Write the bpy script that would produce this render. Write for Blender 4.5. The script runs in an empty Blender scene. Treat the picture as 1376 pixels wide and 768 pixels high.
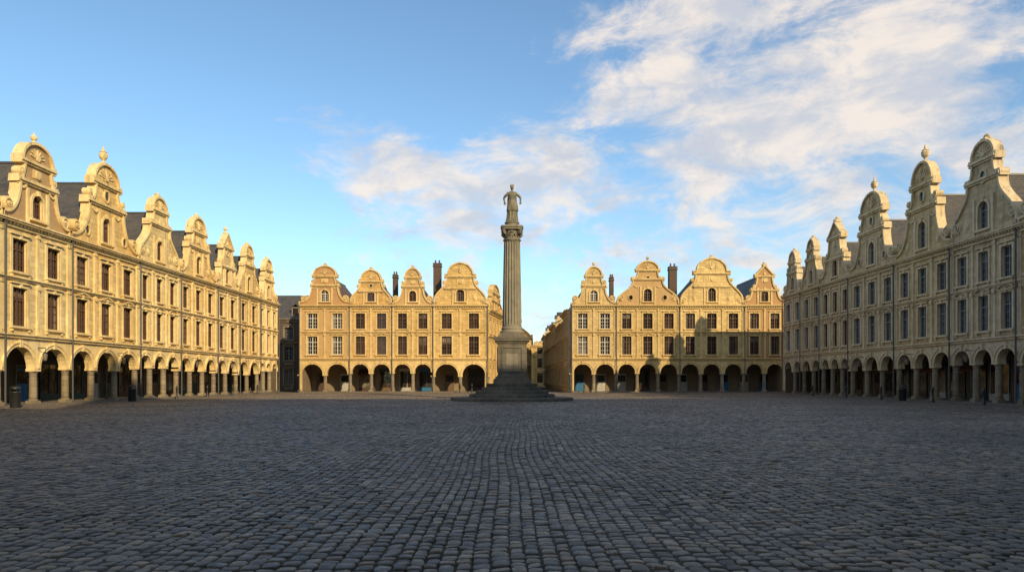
import bpy, math, random
import numpy as np
from mathutils import Vector, Matrix
random.seed(7); np.random.seed(7)
sc=bpy.context.scene
PI=math.pi
# ------------------------------------------------------------ node helpers
def newmat(name):
    m=bpy.data.materials.new(name); m.use_nodes=True
    nt=m.node_tree; return m,nt,nt.nodes['Principled BSDF']
def L(nt,a,b): nt.links.new(a,b)
def math_(nt,op,a,b=None,c=None,clamp=False):
    n=nt.nodes.new('ShaderNodeMath'); n.operation=op; n.use_clamp=clamp
    for i,x in enumerate((a,b,c)):
        if x is None: continue
        if isinstance(x,(int,float)): n.inputs[i].default_value=x
        else: L(nt,x,n.inputs[i])
    return n.outputs[0]
def noise(nt,vec,scale,detail=4,rough=.55,dist=0):
    n=nt.nodes.new('ShaderNodeTexNoise'); n.inputs['Scale'].default_value=scale
    n.inputs['Detail'].default_value=detail; n.inputs['Roughness'].default_value=rough
    n.inputs['Distortion'].default_value=dist
    if vec is not None: L(nt,vec,n.inputs['Vector'])
    return n.outputs['Fac']
def mapr(nt,v,a,b,c,d,smooth=False):
    n=nt.nodes.new('ShaderNodeMapRange'); n.clamp=True
    if smooth: n.interpolation_type='SMOOTHSTEP'
    L(nt,v,n.inputs[0])
    for i,x in enumerate((a,b,c,d)): n.inputs[i+1].default_value=x
    return n.outputs[0]
def mix(nt,f,a,b,mode='MIX'):
    n=nt.nodes.new('ShaderNodeMix'); n.data_type='RGBA'; n.blend_type=mode
    for i,x in ((0,f),(6,a),(7,b)):
        if isinstance(x,(int,float)): n.inputs[i].default_value=x
        elif isinstance(x,tuple): n.inputs[i].default_value=(x[0],x[1],x[2],1)
        else: L(nt,x,n.inputs[i])
    return n.outputs[2]
def mapping(nt,vec,scale,loc=(0,0,0)):
    n=nt.nodes.new('ShaderNodeMapping'); n.inputs['Scale'].default_value=scale; n.inputs['Location'].default_value=loc
    L(nt,vec,n.inputs['Vector']); return n.outputs[0]
def facadeuv(nt):
    tc=nt.nodes.new('ShaderNodeTexCoord'); s=nt.nodes.new('ShaderNodeSeparateXYZ'); L(nt,tc.outputs['Object'],s.inputs[0])
    c=nt.nodes.new('ShaderNodeCombineXYZ'); L(nt,math_(nt,'ADD',s.outputs[0],s.outputs[1]),c.inputs[0]); L(nt,s.outputs[2],c.inputs[1])
    g=nt.nodes.new('ShaderNodeNewGeometry')
    return s.outputs[2],c.outputs[0],g.outputs['Position']
def bump(nt,h,strength,dist,bs):
    b=nt.nodes.new('ShaderNodeBump'); b.inputs['Strength'].default_value=strength; b.inputs['Distance'].default_value=dist
    L(nt,h,b.inputs['Height']); L(nt,b.outputs[0],bs.inputs['Normal'])
def tint(nt,col):
    oi=nt.nodes.new('ShaderNodeObjectInfo'); return mix(nt,1.0,col,oi.outputs['Color'],'MULTIPLY')
def stone_mat(name,c1,c2,dirt=(.20,.145,.08),dirtamt=.5,joints=True,bw=.75,bh=.34):
    m,nt,bs=newmat(name); oz,uv,pos=facadeuv(nt)
    big=mapr(nt,noise(nt,pos,.45,4,.6),.35,.65,0,1)
    col=mix(nt,big,c1,c2)
    med=mapr(nt,noise(nt,pos,2.3,4,.65),.3,.7,.80,1.1)
    cm=nt.nodes.new('ShaderNodeCombineColor')
    for i in range(3): L(nt,med,cm.inputs[i])
    col=mix(nt,1.0,col,cm.outputs[0],'MULTIPLY')
    st=noise(nt,mapping(nt,pos,(3.2,3.2,.2)),1.0,5,.68)
    zone=math_(nt,'ADD',mapr(nt,oz,10.5,15.5,.7,1.5),mapr(nt,oz,4.8,2.0,0,.5))
    stf=math_(nt,'MULTIPLY',mapr(nt,st,.49,.72,0,dirtamt,True),zone,clamp=True)
    col=mix(nt,stf,col,dirt)
    fine=noise(nt,pos,26,3,.6)
    f2=mapr(nt,fine,.3,.7,0,.18); col=mix(nt,f2,col,dirt)
    h=math_(nt,'MULTIPLY',fine,.35)
    if joints:
        b=nt.nodes.new('ShaderNodeTexBrick'); L(nt,uv,b.inputs['Vector'])
        b.inputs['Scale'].default_value=1; b.inputs['Brick Width'].default_value=bw; b.inputs['Row Height'].default_value=bh
        b.inputs['Mortar Size'].default_value=.011; b.inputs['Mortar Smooth'].default_value=.4
        b.inputs['Color1'].default_value=(.80,.79,.77,1); b.inputs['Color2'].default_value=(1.08,1.06,1.02,1); b.inputs['Mortar'].default_value=(.6,.55,.5,1)
        col=mix(nt,.85,col,b.outputs['Color'],'MULTIPLY')
        h=math_(nt,'SUBTRACT',h,b.outputs['Fac'])
    L(nt,tint(nt,col),bs.inputs['Base Color']); bs.inputs['Roughness'].default_value=.88
    bs.inputs['Specular IOR Level'].default_value=.25
    bump(nt,h,.7,.025,bs); return m
def brick_mat(name,c1,c2,mort=(.34,.27,.19)):
    m,nt,bs=newmat(name); o,uv,pos=facadeuv(nt)
    b=nt.nodes.new('ShaderNodeTexBrick'); L(nt,uv,b.inputs['Vector']); b.inputs['Scale'].default_value=1
    b.inputs['Brick Width'].default_value=.23; b.inputs['Row Height'].default_value=.075; b.inputs['Mortar Size'].default_value=.008
    b.inputs['Color1'].default_value=(*c1,1); b.inputs['Color2'].default_value=(*c2,1); b.inputs['Mortar'].default_value=(*mort,1)
    n=mapr(nt,noise(nt,pos,1.1,5,.7),.3,.7,0,.5)
    col=mix(nt,n,b.outputs['Color'],tuple(x*.6 for x in c1))
    L(nt,col,bs.inputs['Base Color']); bs.inputs['Roughness'].default_value=.9
    bump(nt,math_(nt,'MULTIPLY',b.outputs['Fac'],-1.0),.5,.012,bs); return m
def roofmat(name,c1,c2,mo,moss,bw,bh,rough):
    m,nt,bs=newmat(name); o,uv,pos=facadeuv(nt)
    b=nt.nodes.new('ShaderNodeTexBrick'); L(nt,uv,b.inputs['Vector']); b.inputs['Scale'].default_value=1
    b.inputs['Brick Width'].default_value=bw; b.inputs['Row Height'].default_value=bh; b.inputs['Mortar Size'].default_value=.01
    b.inputs['Color1'].default_value=(*c1,1); b.inputs['Color2'].default_value=(*c2,1); b.inputs['Mortar'].default_value=(*mo,1)
    n=mapr(nt,noise(nt,pos,.8,5,.7),.42,.7,0,.6)
    L(nt,mix(nt,n,b.outputs['Color'],moss),bs.inputs['Base Color']); bs.inputs['Roughness'].default_value=rough
    bump(nt,math_(nt,'MULTIPLY',b.outputs['Fac'],-1.0),.6,.02,bs); return m
def plain(name,c,rough=.6,var=.35,metal=0,scale=4):
    m,nt,bs=newmat(name); g=nt.nodes.new('ShaderNodeNewGeometry')
    f=mapr(nt,noise(nt,g.outputs['Position'],scale,4,.6),.3,.7,0,var)
    L(nt,mix(nt,f,c,tuple(x*.4 for x in c)),bs.inputs['Base Color'])
    bs.inputs['Roughness'].default_value=rough; bs.inputs['Metallic'].default_value=metal; return m
def glass_mat(name,c):
    m,nt,bs=newmat(name); g=nt.nodes.new('ShaderNodeNewGeometry')
    f=noise(nt,g.outputs['Position'],.9,3,.6)
    L(nt,mix(nt,mapr(nt,f,.35,.65,0,1),c,tuple(x*.35 for x in c)),bs.inputs['Base Color'])
    bs.inputs['Roughness'].default_value=.08; bs.inputs['Specular IOR Level'].default_value=.5
    bump(nt,noise(nt,g.outputs['Position'],1.6,2,.5),.15,.05,bs); return m
LIM=[stone_mat('limestone_cream',(.88,.66,.30),(.78,.54,.22)),
     stone_mat('limestone_pale',(.89,.71,.36),(.80,.60,.27)),
     stone_mat('limestone_ochre',(.72,.48,.17),(.62,.39,.13))]
TRIM=stone_mat('trim_limestone',(.92,.73,.38),(.80,.60,.28),joints=False,dirtamt=.5)
TRIMB=stone_mat('trim_limestone_warm',(.76,.57,.27),(.64,.46,.20),joints=False,dirtamt=.5)
TRIMR=stone_mat('trim_limestone_grey',(.80,.65,.41),(.66,.53,.32),dirt=(.15,.125,.09),joints=False,dirtamt=.6)
LIMB=[stone_mat('limestone_warm',(.70,.50,.21),(.60,.41,.15)),stone_mat('limestone_straw',(.73,.55,.25),(.62,.45,.19))]
LIMR=[stone_mat('limestone_greybeige',(.72,.57,.34),(.60,.46,.27),dirt=(.15,.125,.09),dirtamt=.6),
      stone_mat('limestone_buff',(.74,.58,.33),(.62,.46,.25),dirt=(.15,.125,.09),dirtamt=.6)]
PLINTH=stone_mat('sandstone_grey',(.34,.28,.19),(.24,.20,.145),joints=True,bw=.6,bh=.4)
BRK=brick_mat('orange_brick',(.50,.28,.11),(.42,.22,.08))
BRK2=brick_mat('ochre_brick',(.56,.36,.15),(.48,.29,.11))
BRKD=brick_mat('dark_brick',(.12,.075,.05),(.09,.06,.045),(.1,.09,.08))
SLATE=roofmat('slate',(.05,.05,.054),(.09,.085,.08),(.02,.02,.02),(.12,.095,.06),.26,.17,.6)
TILE=roofmat('clay_tiles',(.17,.085,.05),(.1,.065,.05),(.04,.03,.03),(.07,.06,.05),.24,.2,.8)
GL=[glass_mat('window_glass_dark',(.03,.026,.023)),glass_mat('window_glass_brown',(.06,.042,.03)),glass_mat('window_glass_curtain',(.22,.19,.15))]
FB=plain('frame_brown',(.12,.06,.035)); FW=plain('frame_white',(.6,.58,.52)); FG=plain('frame_grey',(.2,.22,.23))
PIPE=plain('zinc_pipe',(.1,.1,.1),.5,metal=.3)
DOORS=[plain('door_blue',(.02,.14,.30)),plain('door_brown',(.08,.045,.03)),plain('door_white',(.45,.43,.38)),plain('door_green',(.03,.07,.05)),plain('door_oak',(.16,.09,.045))]
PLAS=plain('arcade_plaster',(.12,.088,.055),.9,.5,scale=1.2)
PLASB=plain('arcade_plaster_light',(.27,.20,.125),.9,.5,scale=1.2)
AWN=plain('awning_canvas',(.12,.05,.035),.9,.3); SIGN=plain('shop_fascia',(.05,.06,.09),.5,.3)
FLAG=stone_mat('pavement_flags',(.19,.17,.145),(.14,.13,.11),bw=.9,bh=.5,joints=False)
IRON=plain('cast_iron',(.02,.021,.022),.45)
# ------------------------------------------------------------ mesh builder
class MB:
    def __init__(s): s.v=[];s.f=[];s.m=[];s.mats=[]
    def mi(s,m):
        if m not in s.mats: s.mats.append(m)
        return s.mats.index(m)
    def face(s,pts,mat):
        b=len(s.v); s.v+= [(p[0],-p[1],p[2]) for p in pts]; s.f.append(tuple(range(b,b+len(pts)))); s.m.append(s.mi(mat))
    def box(s,u0,u1,w0,w1,z0,z1,mat):
        b=len(s.v)
        s.v+=[(u,-w,z) for u in (u0,u1) for w in (w0,w1) for z in (z0,z1)]
        for q in ((0,1,3,2),(4,6,7,5),(0,4,5,1),(2,3,7,6),(0,2,6,4),(1,5,7,3)):
            s.f.append(tuple(b+i for i in q)); s.m.append(s.mi(mat))
    def ribbon(s,path,a,b,w0,w1,mat,closed=False):
        n=len(path); O=[]
        for i in range(n):
            if closed: p0=path[i-1];p1=path[(i+1)%n]
            else: p0=path[max(0,i-1)];p1=path[min(n-1,i+1)]
            dx=p1[0]-p0[0];dz=p1[1]-p0[1];l=math.hypot(dx,dz) or 1
            nx,nz=-dz/l,dx/l; p=path[i]
            O.append(((p[0]+nx*a,p[1]+nz*a),(p[0]+nx*b,p[1]+nz*b)))
        base=len(s.v)
        for (i_,o_) in O:
            s.v+=[(i_[0],-w0,i_[1]),(i_[0],-w1,i_[1]),(o_[0],-w0,o_[1]),(o_[0],-w1,o_[1])]
        k=s.mi(mat)
        for i in range(n if closed else n-1):
            A=base+4*i;B=base+4*((i+1)%n)
            for q in ((A+1,B+1,B+3,A+3),(A,A+2,B+2,B),(A,B,B+1,A+1),(A+2,A+3,B+3,B+2)):
                s.f.append(q); s.m.append(k)
        if not closed:
            for A in (base,base+4*(n-1)): s.f.append((A,A+1,A+3,A+2)); s.m.append(k)
    def disc(s,u,z,ru,rz,w0,w1,mat,n=20):
        pts=[(u+ru*math.cos(2*PI*i/n),z+rz*math.sin(2*PI*i/n)) for i in range(n)]
        s.face([(p[0],w1,p[1]) for p in pts],mat)
        for i in range(n):
            a=pts[i];b=pts[(i+1)%n]; s.face([(a[0],w0,a[1]),(b[0],w0,b[1]),(b[0],w1,b[1]),(a[0],w1,a[1])],mat)
    def lathe(s,u,w,prof,mat,n=14):
        base=len(s.v); k=s.mi(mat)
        for (r,z) in prof:
            for i in range(n):
                t=2*PI*i/n; s.v.append((u+r*math.cos(t),-(w+r*math.sin(t)),z))
        for j in range(len(prof)-1):
            for i in range(n):
                a=base+j*n+i;b=base+j*n+(i+1)%n
                s.f.append((a,b,b+n,a+n)); s.m.append(k)
    def obj(s,name,parent=None,smooth=False,color=None):
        if not s.v: return None
        me=bpy.data.meshes.new(name); me.from_pydata(s.v,[],s.f)
        for m in s.mats: me.materials.append(m)
        me.polygons.foreach_set('material_index',s.m)
        if smooth: me.polygons.foreach_set('use_smooth',[True]*len(s.f))
        me.update(); o=bpy.data.objects.new(name,me); sc.collection.objects.link(o)
        if parent: o.parent=parent
        if color: o.color=(*color,1)
        return o
def empty(name,loc,rot=0):
    e=bpy.data.objects.new(name,None); e.location=loc; e.rotation_euler=(0,0,rot); e.empty_display_size=.5
    sc.collection.objects.link(e); return e
# ------------------------------------------------------------ gables
def gable_profile(style,W2,z0,z1):
    H=z1-z0; P=[]
    if style=='A':
        P=[(1,0),(1,.07)]
        for i in range(11):
            t=i/10*PI/2; P.append((.93-.45*math.sin(t),.07+.43*(1-math.cos(t))))
        P+=[(.48,.51),(.54,.51),(.54,.545),(.42,.545)]
        for i in range(7):
            t=i/6*PI/2; P.append((.42-.12*math.sin(t),.545+.21*(1-math.cos(t))))
        P+=[(.40,.755),(.40,.79)]
        for i in range(10):
            t=i/9*PI/2; P.append((.335*math.cos(t),.79+.21*math.sin(t)))
    elif style=='B':
        P=[(1,0),(1,.09)]
        for i in range(11):
            t=i/10*PI/2; P.append((.9-.40*math.sin(t),.09+.42*(1-math.cos(t))))
        P+=[(.56,.51),(.56,.545),(.44,.545),(.37,.70),(.37,.75),(.50,.75),(.50,.785)]
        for i in range(10):
            t=i/9*PI/2; P.append((.43*math.cos(t),.785+.215*math.sin(t)))
    elif style=='D':
        P=[(1,0),(1,.06)]
        for i in range(13):
            q=i/12; P.append((.94-.46*q+.10*math.sin(2*PI*q)*.8,.06+.62*q))
        P+=[(.56,.68),(.56,.73),(.47,.73)]
        for i in range(10):
            t=i/9*PI/2; P.append((.44*math.cos(t),.75+.25*math.sin(t)))
    elif style=='E':
        P=[(1,0),(1,.12),(.9,.12)]
        for i in range(9):
            t=i/8*PI/2; P.append((.9-.30*math.sin(t),.12+.26*(1-math.cos(t))))
        P+=[(.66,.38),(.66,.42),(.56,.42)]
        for i in range(9):
            t=i/8*PI/2; P.append((.56-.22*math.sin(t),.42+.30*(1-math.cos(t))))
        P+=[(.46,.73),(.46,.775),(.40,.775),(.0,.985),(0,1)]
    else:
        P=[(1,0),(1,.05)]
        for i in range(15):
            q=i/14; P.append((.95-.50*q+.085*math.sin(2*PI*q),.05+.55*q))
        P+=[(.51,.60),(.51,.63),(.38,.63)]
        for i in range(6):
            t=i/5*PI/2; P.append((.38-.09*math.sin(t),.63+.17*(1-math.cos(t))))
        P+=[(.38,.80),(.38,.83)]
        for i in range(10):
            t=i/9*PI/2; P.append((.32*math.cos(t),.83+.17*math.sin(t)))
    return [(a*W2,z0+b*H) for a,b in P]
def spiral(cu,cz,r,sgn,turns=1.6,n=22):
    return [(cu+sgn*r*(1-.8*i/n)*math.cos(turns*2*PI*i/n-PI/2),cz+r*(1-.8*i/n)*math.sin(turns*2*PI*i/n-PI/2)) for i in range(n+1)]
def window(G,F,Wl,cu,z0,z1,hw,fm,wallm,arched=False,gm=None):
    gm=gm or random.choice([GL[0],GL[0],GL[1],GL[1],GL[2]] if fm is FW else [GL[0],GL[1],GL[1],GL[0],GL[0],GL[0],GL[1],GL[2]])
    d=-.26
    if not arched:
        for q in ([(cu-hw,0,z0),(cu-hw,0,z1),(cu-hw,d,z1),(cu-hw,d,z0)],[(cu+hw,0,z0),(cu+hw,0,z1),(cu+hw,d,z1),(cu+hw,d,z0)],
                  [(cu-hw,0,z1),(cu+hw,0,z1),(cu+hw,d,z1),(cu-hw,d,z1)],[(cu-hw,0,z0),(cu+hw,0,z0),(cu+hw,d,z0),(cu-hw,d,z0)]): Wl.face(q,wallm)
    G.face([(cu-hw,d+.02,z0),(cu+hw,d+.02,z0),(cu+hw,d+.02,z1),(cu-hw,d+.02,z1)],gm)
    if gm is not GL[2] and random.random()<.3:
        if random.random()<.5: 
            zb=z1-(z1-z0)*random.uniform(.2,.5); G.face([(cu-hw,d+.024,zb),(cu+hw,d+.024,zb),(cu+hw,d+.024,z1),(cu-hw,d+.024,z1)],GL[2])
        else:
            for sg in (-1,1): G.face([(cu+sg*hw,d+.024,z0),(cu+sg*hw*.55,d+.024,z0),(cu+sg*hw*.4,d+.024,z1),(cu+sg*hw,d+.024,z1)],GL[2])
    f=.07
    F.box(cu-hw,cu-hw+f,d+.02,d+.1,z0,z1,fm);F.box(cu+hw-f,cu+hw,d+.02,d+.1,z0,z1,fm)
    F.box(cu-hw+f,cu+hw-f,d+.02,d+.098,z0,z0+f,fm);F.box(cu-hw+f,cu+hw-f,d+.02,d+.098,z1-f,z1,fm)
    F.box(cu-.05,cu+.05,d+.02,d+.11,z0+f,z1-f,fm)
    zt=z0+(z1-z0)*.68; F.box(cu-hw+f,cu+hw-f,d+.02,d+.105,zt-.04,zt+.04,fm)
    for k in (.23,.46):
        zz=z0+(z1-z0)*k; F.box(cu-hw+f,cu+hw-f,d+.02,d+.07,zz-.018,zz+.018,fm)
    for sg in (-1,1): F.box(cu+sg*hw*.5-.014,cu+sg*hw*.5+.014,d+.02,d+.066,z0+f,z1-f,fm)
def house(name,loc,rot,W,bays,style='A',zpk=16.5,wall=None,trim=None,fm=FB,z0=10.95,arcade=True,
          floors=((4.8,7.1),(8.05,10.0)),depth=11,hwf=.22,endL=False,endR=False,roof=None,finial='ball',pipe=True,
          gwall=None,chimney=None,ridge=3.2,oculus=False,doors=None,pil=True,gw=True,rf=.80,dorm=True,plas=None,col=None,orn=None):
    wall=wall or LIM[0]; trim=trim or TRIM; roof=roof or SLATE; gwall=gwall or wall; plas=plas or PLAS
    orn=random.randint(0,2) if orn is None else orn
    if col is None:
        v=random.uniform(.88,1.0); h=random.uniform(-.04,.04); col=(v,v*(1-abs(h)*.3+h*.3),v*(1+h*1.6))
    e=empty(name,loc,rot)
    Wl,T,G,F,R,A,D=MB(),MB(),MB(),MB(),MB(),MB(),MB()
    bw=W/bays; zA=4.15 if arcade else 0.0; AD=-4.2
    if arcade:
        hc=.26; r=(bw-2*hc)/2; zs=3.6-r; nb=14
        for i in range(bays):
            c=(i+.5)*bw; arc=[(c-r*math.cos(PI*k/nb),zs+r*math.sin(PI*k/nb)) for k in range(nb+1)]
            for ww in (0,-.5):
                for k in range(nb):
                    a,b=arc[k],arc[k+1]; Wl.face([(a[0],ww,a[1]),(b[0],ww,b[1]),(b[0],ww,zA),(a[0],ww,zA)],trim)
                Wl.face([(i*bw,ww,zs),(c-r,ww,zs),(c-r,ww,zA),(i*bw,ww,zA)],trim)
                Wl.face([(c+r,ww,zs),((i+1)*bw,ww,zs),((i+1)*bw,ww,zA),(c+r,ww,zA)],trim)
            for k in range(nb):
                a,b=arc[k],arc[k+1]; Wl.face([(a[0],0,a[1]),(b[0],0,b[1]),(b[0],-.5,b[1]),(a[0],-.5,a[1])],trim)
            T.ribbon(arc,.0,.2,-.02,.07,trim); T.ribbon(arc,.2,.26,-.02,.13,trim)
            T.box(c-.11,c+.11,-.02,.16,3.55,3.98,trim)
        us=[i*bw for i in range(bays)]+([W] if endR else [])
        for u in us:
            A.box(u-hc-.03,u+hc+.03,-.53,.05,zs-.16,zs+.003,trim)
            A.lathe(u,-.25,[(.18,.42),(.225,.5),(.215,zs-.55),(.18,zs-.5),(.22,zs-.46),(.2,zs-.38),(.27,zs-.16)],PLINTH)
            A.box(u-.28,u+.28,-.53,.03,.1,.32,PLINTH); A.lathe(u,-.25,[(.27,.32),(.27,.38),(.23,.44)],PLINTH)
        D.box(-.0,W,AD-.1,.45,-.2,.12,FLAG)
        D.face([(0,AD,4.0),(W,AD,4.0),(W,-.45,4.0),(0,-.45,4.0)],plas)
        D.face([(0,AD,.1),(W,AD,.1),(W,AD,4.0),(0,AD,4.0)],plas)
        for i in range(bays):
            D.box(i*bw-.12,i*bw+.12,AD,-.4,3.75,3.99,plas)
            c=(i+.5)*bw; k=random.random(); dm=doors[i%len(doors)] if doors else random.choice(DOORS+[DOORS[1]]*2)
            b0=AD-.1
            if k<.4 or doors:
                D.box(c-.6,c+.6,b0,AD+.1,.12,2.4,dm); D.box(c-.7,c-.6,b0,AD+.16,.12,2.5,PLINTH); D.box(c+.6,c+.7,b0,AD+.16,.12,2.5,PLINTH)
                D.box(c-.7,c+.7,b0,AD+.158,2.5,2.64,PLINTH); D.box(c-.45,c-.06,b0,AD+.13,.4,1.1,dm);D.box(c+.06,c+.45,b0,AD+.13,.4,1.1,dm)
                D.box(c-.5,c+.5,b0,AD+.12,1.35,2.2,GL[0])
            else:
                D.box(c-1.0,c+1.0,b0,AD+.06,.6,2.7,GL[1] if k<.8 else GL[2])
                for x in (-1.0,-.03,.94): D.box(c+x,c+x+.06,b0,AD+.1,.6,2.7,dm)
                D.box(c-1.05,c+1.05,b0,AD+.12,2.7,3.1,dm if k<.7 else SIGN); D.box(c-1.05,c+1.05,b0,AD+.12,.12,.6,dm)
                if k>.82: 
                    D.face([(c-1,AD+.13,2.9),(c+1,AD+.13,2.9),(c+1,AD+1.1,2.4),(c-1,AD+1.1,2.4)],AWN); D.face([(c-1,AD+1.1,2.4),(c+1,AD+1.1,2.4),(c+1,AD+1.1,2.2),(c-1,AD+1.1,2.2)],AWN)
    fl=list(floors)
    hw=min(bw*hwf,.64)
    for i in range(bays):
        c=(i+.5)*bw
        Wl.face([(i*bw,0,zA),(c-hw,0,zA),(c-hw,0,z0),(i*bw,0,z0)],wall)
        Wl.face([(c+hw,0,zA),((i+1)*bw,0,zA),((i+1)*bw,0,z0),(c+hw,0,z0)],wall)
        zz=zA
        for fi,(a,b) in enumerate(fl):
            Wl.face([(c-hw,0,zz),(c+hw,0,zz),(c+hw,0,a),(c-hw,0,a)],wall); zz=b
            window(G,F,Wl,c,a,b,hw,fm,trim)
            T.box(c-hw-.17,c-hw,-.02,.06,a,b+.17,trim);T.box(c+hw,c+hw+.17,-.02,.06,a,b+.17,trim)
            T.box(c-hw,c+hw,-.02,.058,b,b+.168,trim)
            T.box(c-hw-.24,c+hw+.24,-.02,.19,a-.13,a,trim)
            T.box(c-.1,c+.1,-.02,.14,b-.01,b+.3,trim)
            if orn==1 and fi==len(fl)-2 and b+.62<fl[fi+1][0]-.55+.3:
                T.ribbon([(c+hw+.26,b+.22),(c,b+.5),(c-hw-.26,b+.22)],-.0,.08,-.02,.18,trim); T.box(c-hw-.24,c+hw+.24,-.02,.15,b+.16,b+.22,trim)
            elif orn==2 and fi==0:
                T.ribbon([(c+(hw+.2)*math.cos(PI*k/8),b+.18+.3*math.sin(PI*k/8)) for k in range(9)],-.08,0,-.02,.17,trim); T.box(c-hw-.22,c+hw+.22,-.02,.15,b+.12,b+.19,trim)
            else: T.box(c-hw-.24,c+hw+.24,-.02,.17,b+.22,b+.3,trim)
            if a-.75>zA+.1: T.box(c-hw,c+hw,-.02,.04,a-.62,a-.2,trim)
            for sg in (-1,1): T.box(c+sg*(hw+.1)-.06,c+sg*(hw+.1)+.06,-.02,.13,a-.3,a-.13,trim)
        Wl.face([(c-hw,0,zz),(c+hw,0,zz),(c+hw,0,z0),(c-hw,0,z0)],wall)
    if pil:
        for i in range(bays+1):
            u=min(max(i*bw,.13),W-.13)
            zb=zA+.2
            for (za,zc) in ((zb,floors[-1][0]-.5),(floors[-1][0]-.42,z0-.35)):
                T.box(u-.12,u+.12,-.02,.09,za,zc,trim); T.box(u-.16,u+.16,-.02,.14,zc-.28,zc-.1,trim); T.box(u-.155,u+.155,-.02,.13,za,za+.2,trim)
    E=.004
    if arcade:
        T.box(E,W-E,-.02,.16,zA-.05,zA+.1,trim); T.box(E,W-E,-.02,.27,zA+.1,zA+.2,trim)
        for i in range(1,bays): T.disc(i*bw,7.28,.14,.17,.06,.17,trim,10)
    zf=floors[-1][0]-.5
    T.box(E,W-E,-.02,.13,zf-.03,zf+.08,trim); T.box(E,W-E,-.02,.24,zf+.08,zf+.16,trim)
    T.box(E,W-E,-.02,.14,z0-.35,z0-.18,trim); T.box(E,W-E,-.02,.38,z0-.08,z0+.02,trim); T.box(E,W-E,-.02,.46,z0+.02,z0+.12,trim)
    nd=int(W/.3)
    for k in range(nd): T.box(.08+k*(W-.16)/nd,.08+k*(W-.16)/nd+.14,-.02,.28,z0-.18,z0-.08,trim)
    zlo=zA-.15; da=AD if arcade else 0
    for u in (.012,W-.012):
        Wl.face([(u,0,zlo),(u,-depth,zlo),(u,-depth,z0+.1),(u,0,z0+.1)],wall)
        Wl.face([(u,da,0),(u,-depth,0),(u,-depth,zlo),(u,da,zlo)],wall)
    Wl.face([(0.012,-depth,0),(W-.012,-depth,0),(W-.012,-depth,z0+.1),(0.012,-depth,z0+.1)],wall)
    c=W/2
    if style:
        P=gable_profile(style,W/2-.03,z0,zpk); H=zpk-z0
        gh=min(.5,W*.085); gz0=z0+.55; gz1=gz0+H*.29
        def hole(z):
            if not gw or z<=gz0 or z>=gz1: return 0
            zs2=gz1-gh
            return gh if z<=zs2 else math.sqrt(max(0,gh*gh-(z-zs2)**2))
        br=[gz0,gz1]+[gz1-gh+gh*math.sin(PI/2*k/8) for k in range(8)] if gw else []
        for j in range(len(P)-1):
            (wa,za),(wb,zb)=P[j],P[j+1]
            for sg in (-1,1): Wl.face([(c+sg*wa,0,za),(c+sg*wb,0,zb),(c+sg*wb,-.45,zb),(c+sg*wa,-.45,za)],trim)
            if zb-za<1e-5: continue
            cuts=sorted([za,zb]+[z for z in br if za<z<zb])
            for q in range(len(cuts)-1):
                x,y=cuts[q],cuts[q+1]
                w1=wa+(wb-wa)*(x-za)/(zb-za); w2=wa+(wb-wa)*(y-za)/(zb-za)
                mz=(x+y)/2
                if hole(mz)>0:
                    hx=hole(x) if x>gz0+1e-6 else gh; hy=hole(y)
                    for sg in (-1,1):
                        Wl.face([(c+sg*w1,0,x),(c+sg*hx,0,x),(c+sg*hy,0,y),(c+sg*w2,0,y)],gwall)
                        Wl.face([(c+sg*hx,0,x),(c+sg*hy,0,y),(c+sg*hy,-.24,y),(c+sg*hx,-.24,x)],trim)
                else: Wl.face([(c-w1,0,x),(c+w1,0,x),(c+w2,0,y),(c-w2,0,y)],gwall)
                Wl.face([(c-w1,-.45,x),(c+w1,-.45,x),(c+w2,-.45,y),(c-w2,-.45,y)],gwall)
        if gw:
            window(G,F,Wl,c,gz0,gz1,gh,fm,trim,arched=True,gm=GL[0])
            T.ribbon([(c+gh*1.0,gz0),(c+gh,gz1-gh)]+[(c+gh*math.cos(PI*k/12),gz1-gh+gh*math.sin(PI*k/12)) for k in range(1,12)]+[(c-gh,gz1-gh),(c-gh,gz0)],-.17,0,-.02,.09,trim)
            T.box(c-gh-.3,c+gh+.3,-.02,.2,gz0-.14,gz0,trim); T.box(c-.1,c+.1,-.02,.16,gz1-.02,gz1+.28,trim)
            for sg in (-1,1):
                T.box(c+sg*(gh+.42)-.11,c+sg*(gh+.42)+.11,-.02,.1,z0+.12,gz1+.3,trim)
                if W>6.5:
                    if orn!=1:
                        T.disc(c+sg*W*.27,gz0+.45,.24,.3,-.02,.05,trim); T.disc(c+sg*W*.27,gz0+.45,.15,.2,.05,.11,trim)
                    else:
                        cx=c+sg*W*.27; T.ribbon([(cx+.24*math.cos(t*PI/8),gz0+.5+.3*math.sin(t*PI/8)) for t in range(16)],-.09,0,-.02,.1,trim,True); G.disc(cx,gz0+.5,.23,.29,-.01,.012,GL[0],16)
            if W>5.4 and orn!=2:
                for sg in (-1,1):
                    T.ribbon([(c+sg*(gh+.55+.7*k/8),gz1+.42-.22*math.sin(PI*k/8)) for k in range(9)],-.06,.06,-.02,.1,trim)
        T.ribbon([(c+w,z) for w,z in P],-.17,.0,-.5,.16,trim)
        T.ribbon([(c-w,z) for w,z in P],.0,.17,-.5,.16,trim)
        fr={'A':((.51,.54),(.755,.40)),'B':((.51,.56),(.75,.50)),'C':((.60,.51),(.80,.38)),'D':((.40,.66),(.68,.56)),'E':((.38,.66),(.73,.46))}[style]
        for tt,ww in fr:
            zz=z0+tt*H; w=ww*(W/2)+.05
            if style=='D' and tt<.5: w=(.58)*(W/2)
            T.box(c-w,c+w,-.44 if (style=='D' and tt<.5) else -.5,.24,zz,zz+.16,trim); T.box(c-w+.06,c+w-.06,-.02,.13,zz-.12,zz,trim)
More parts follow.
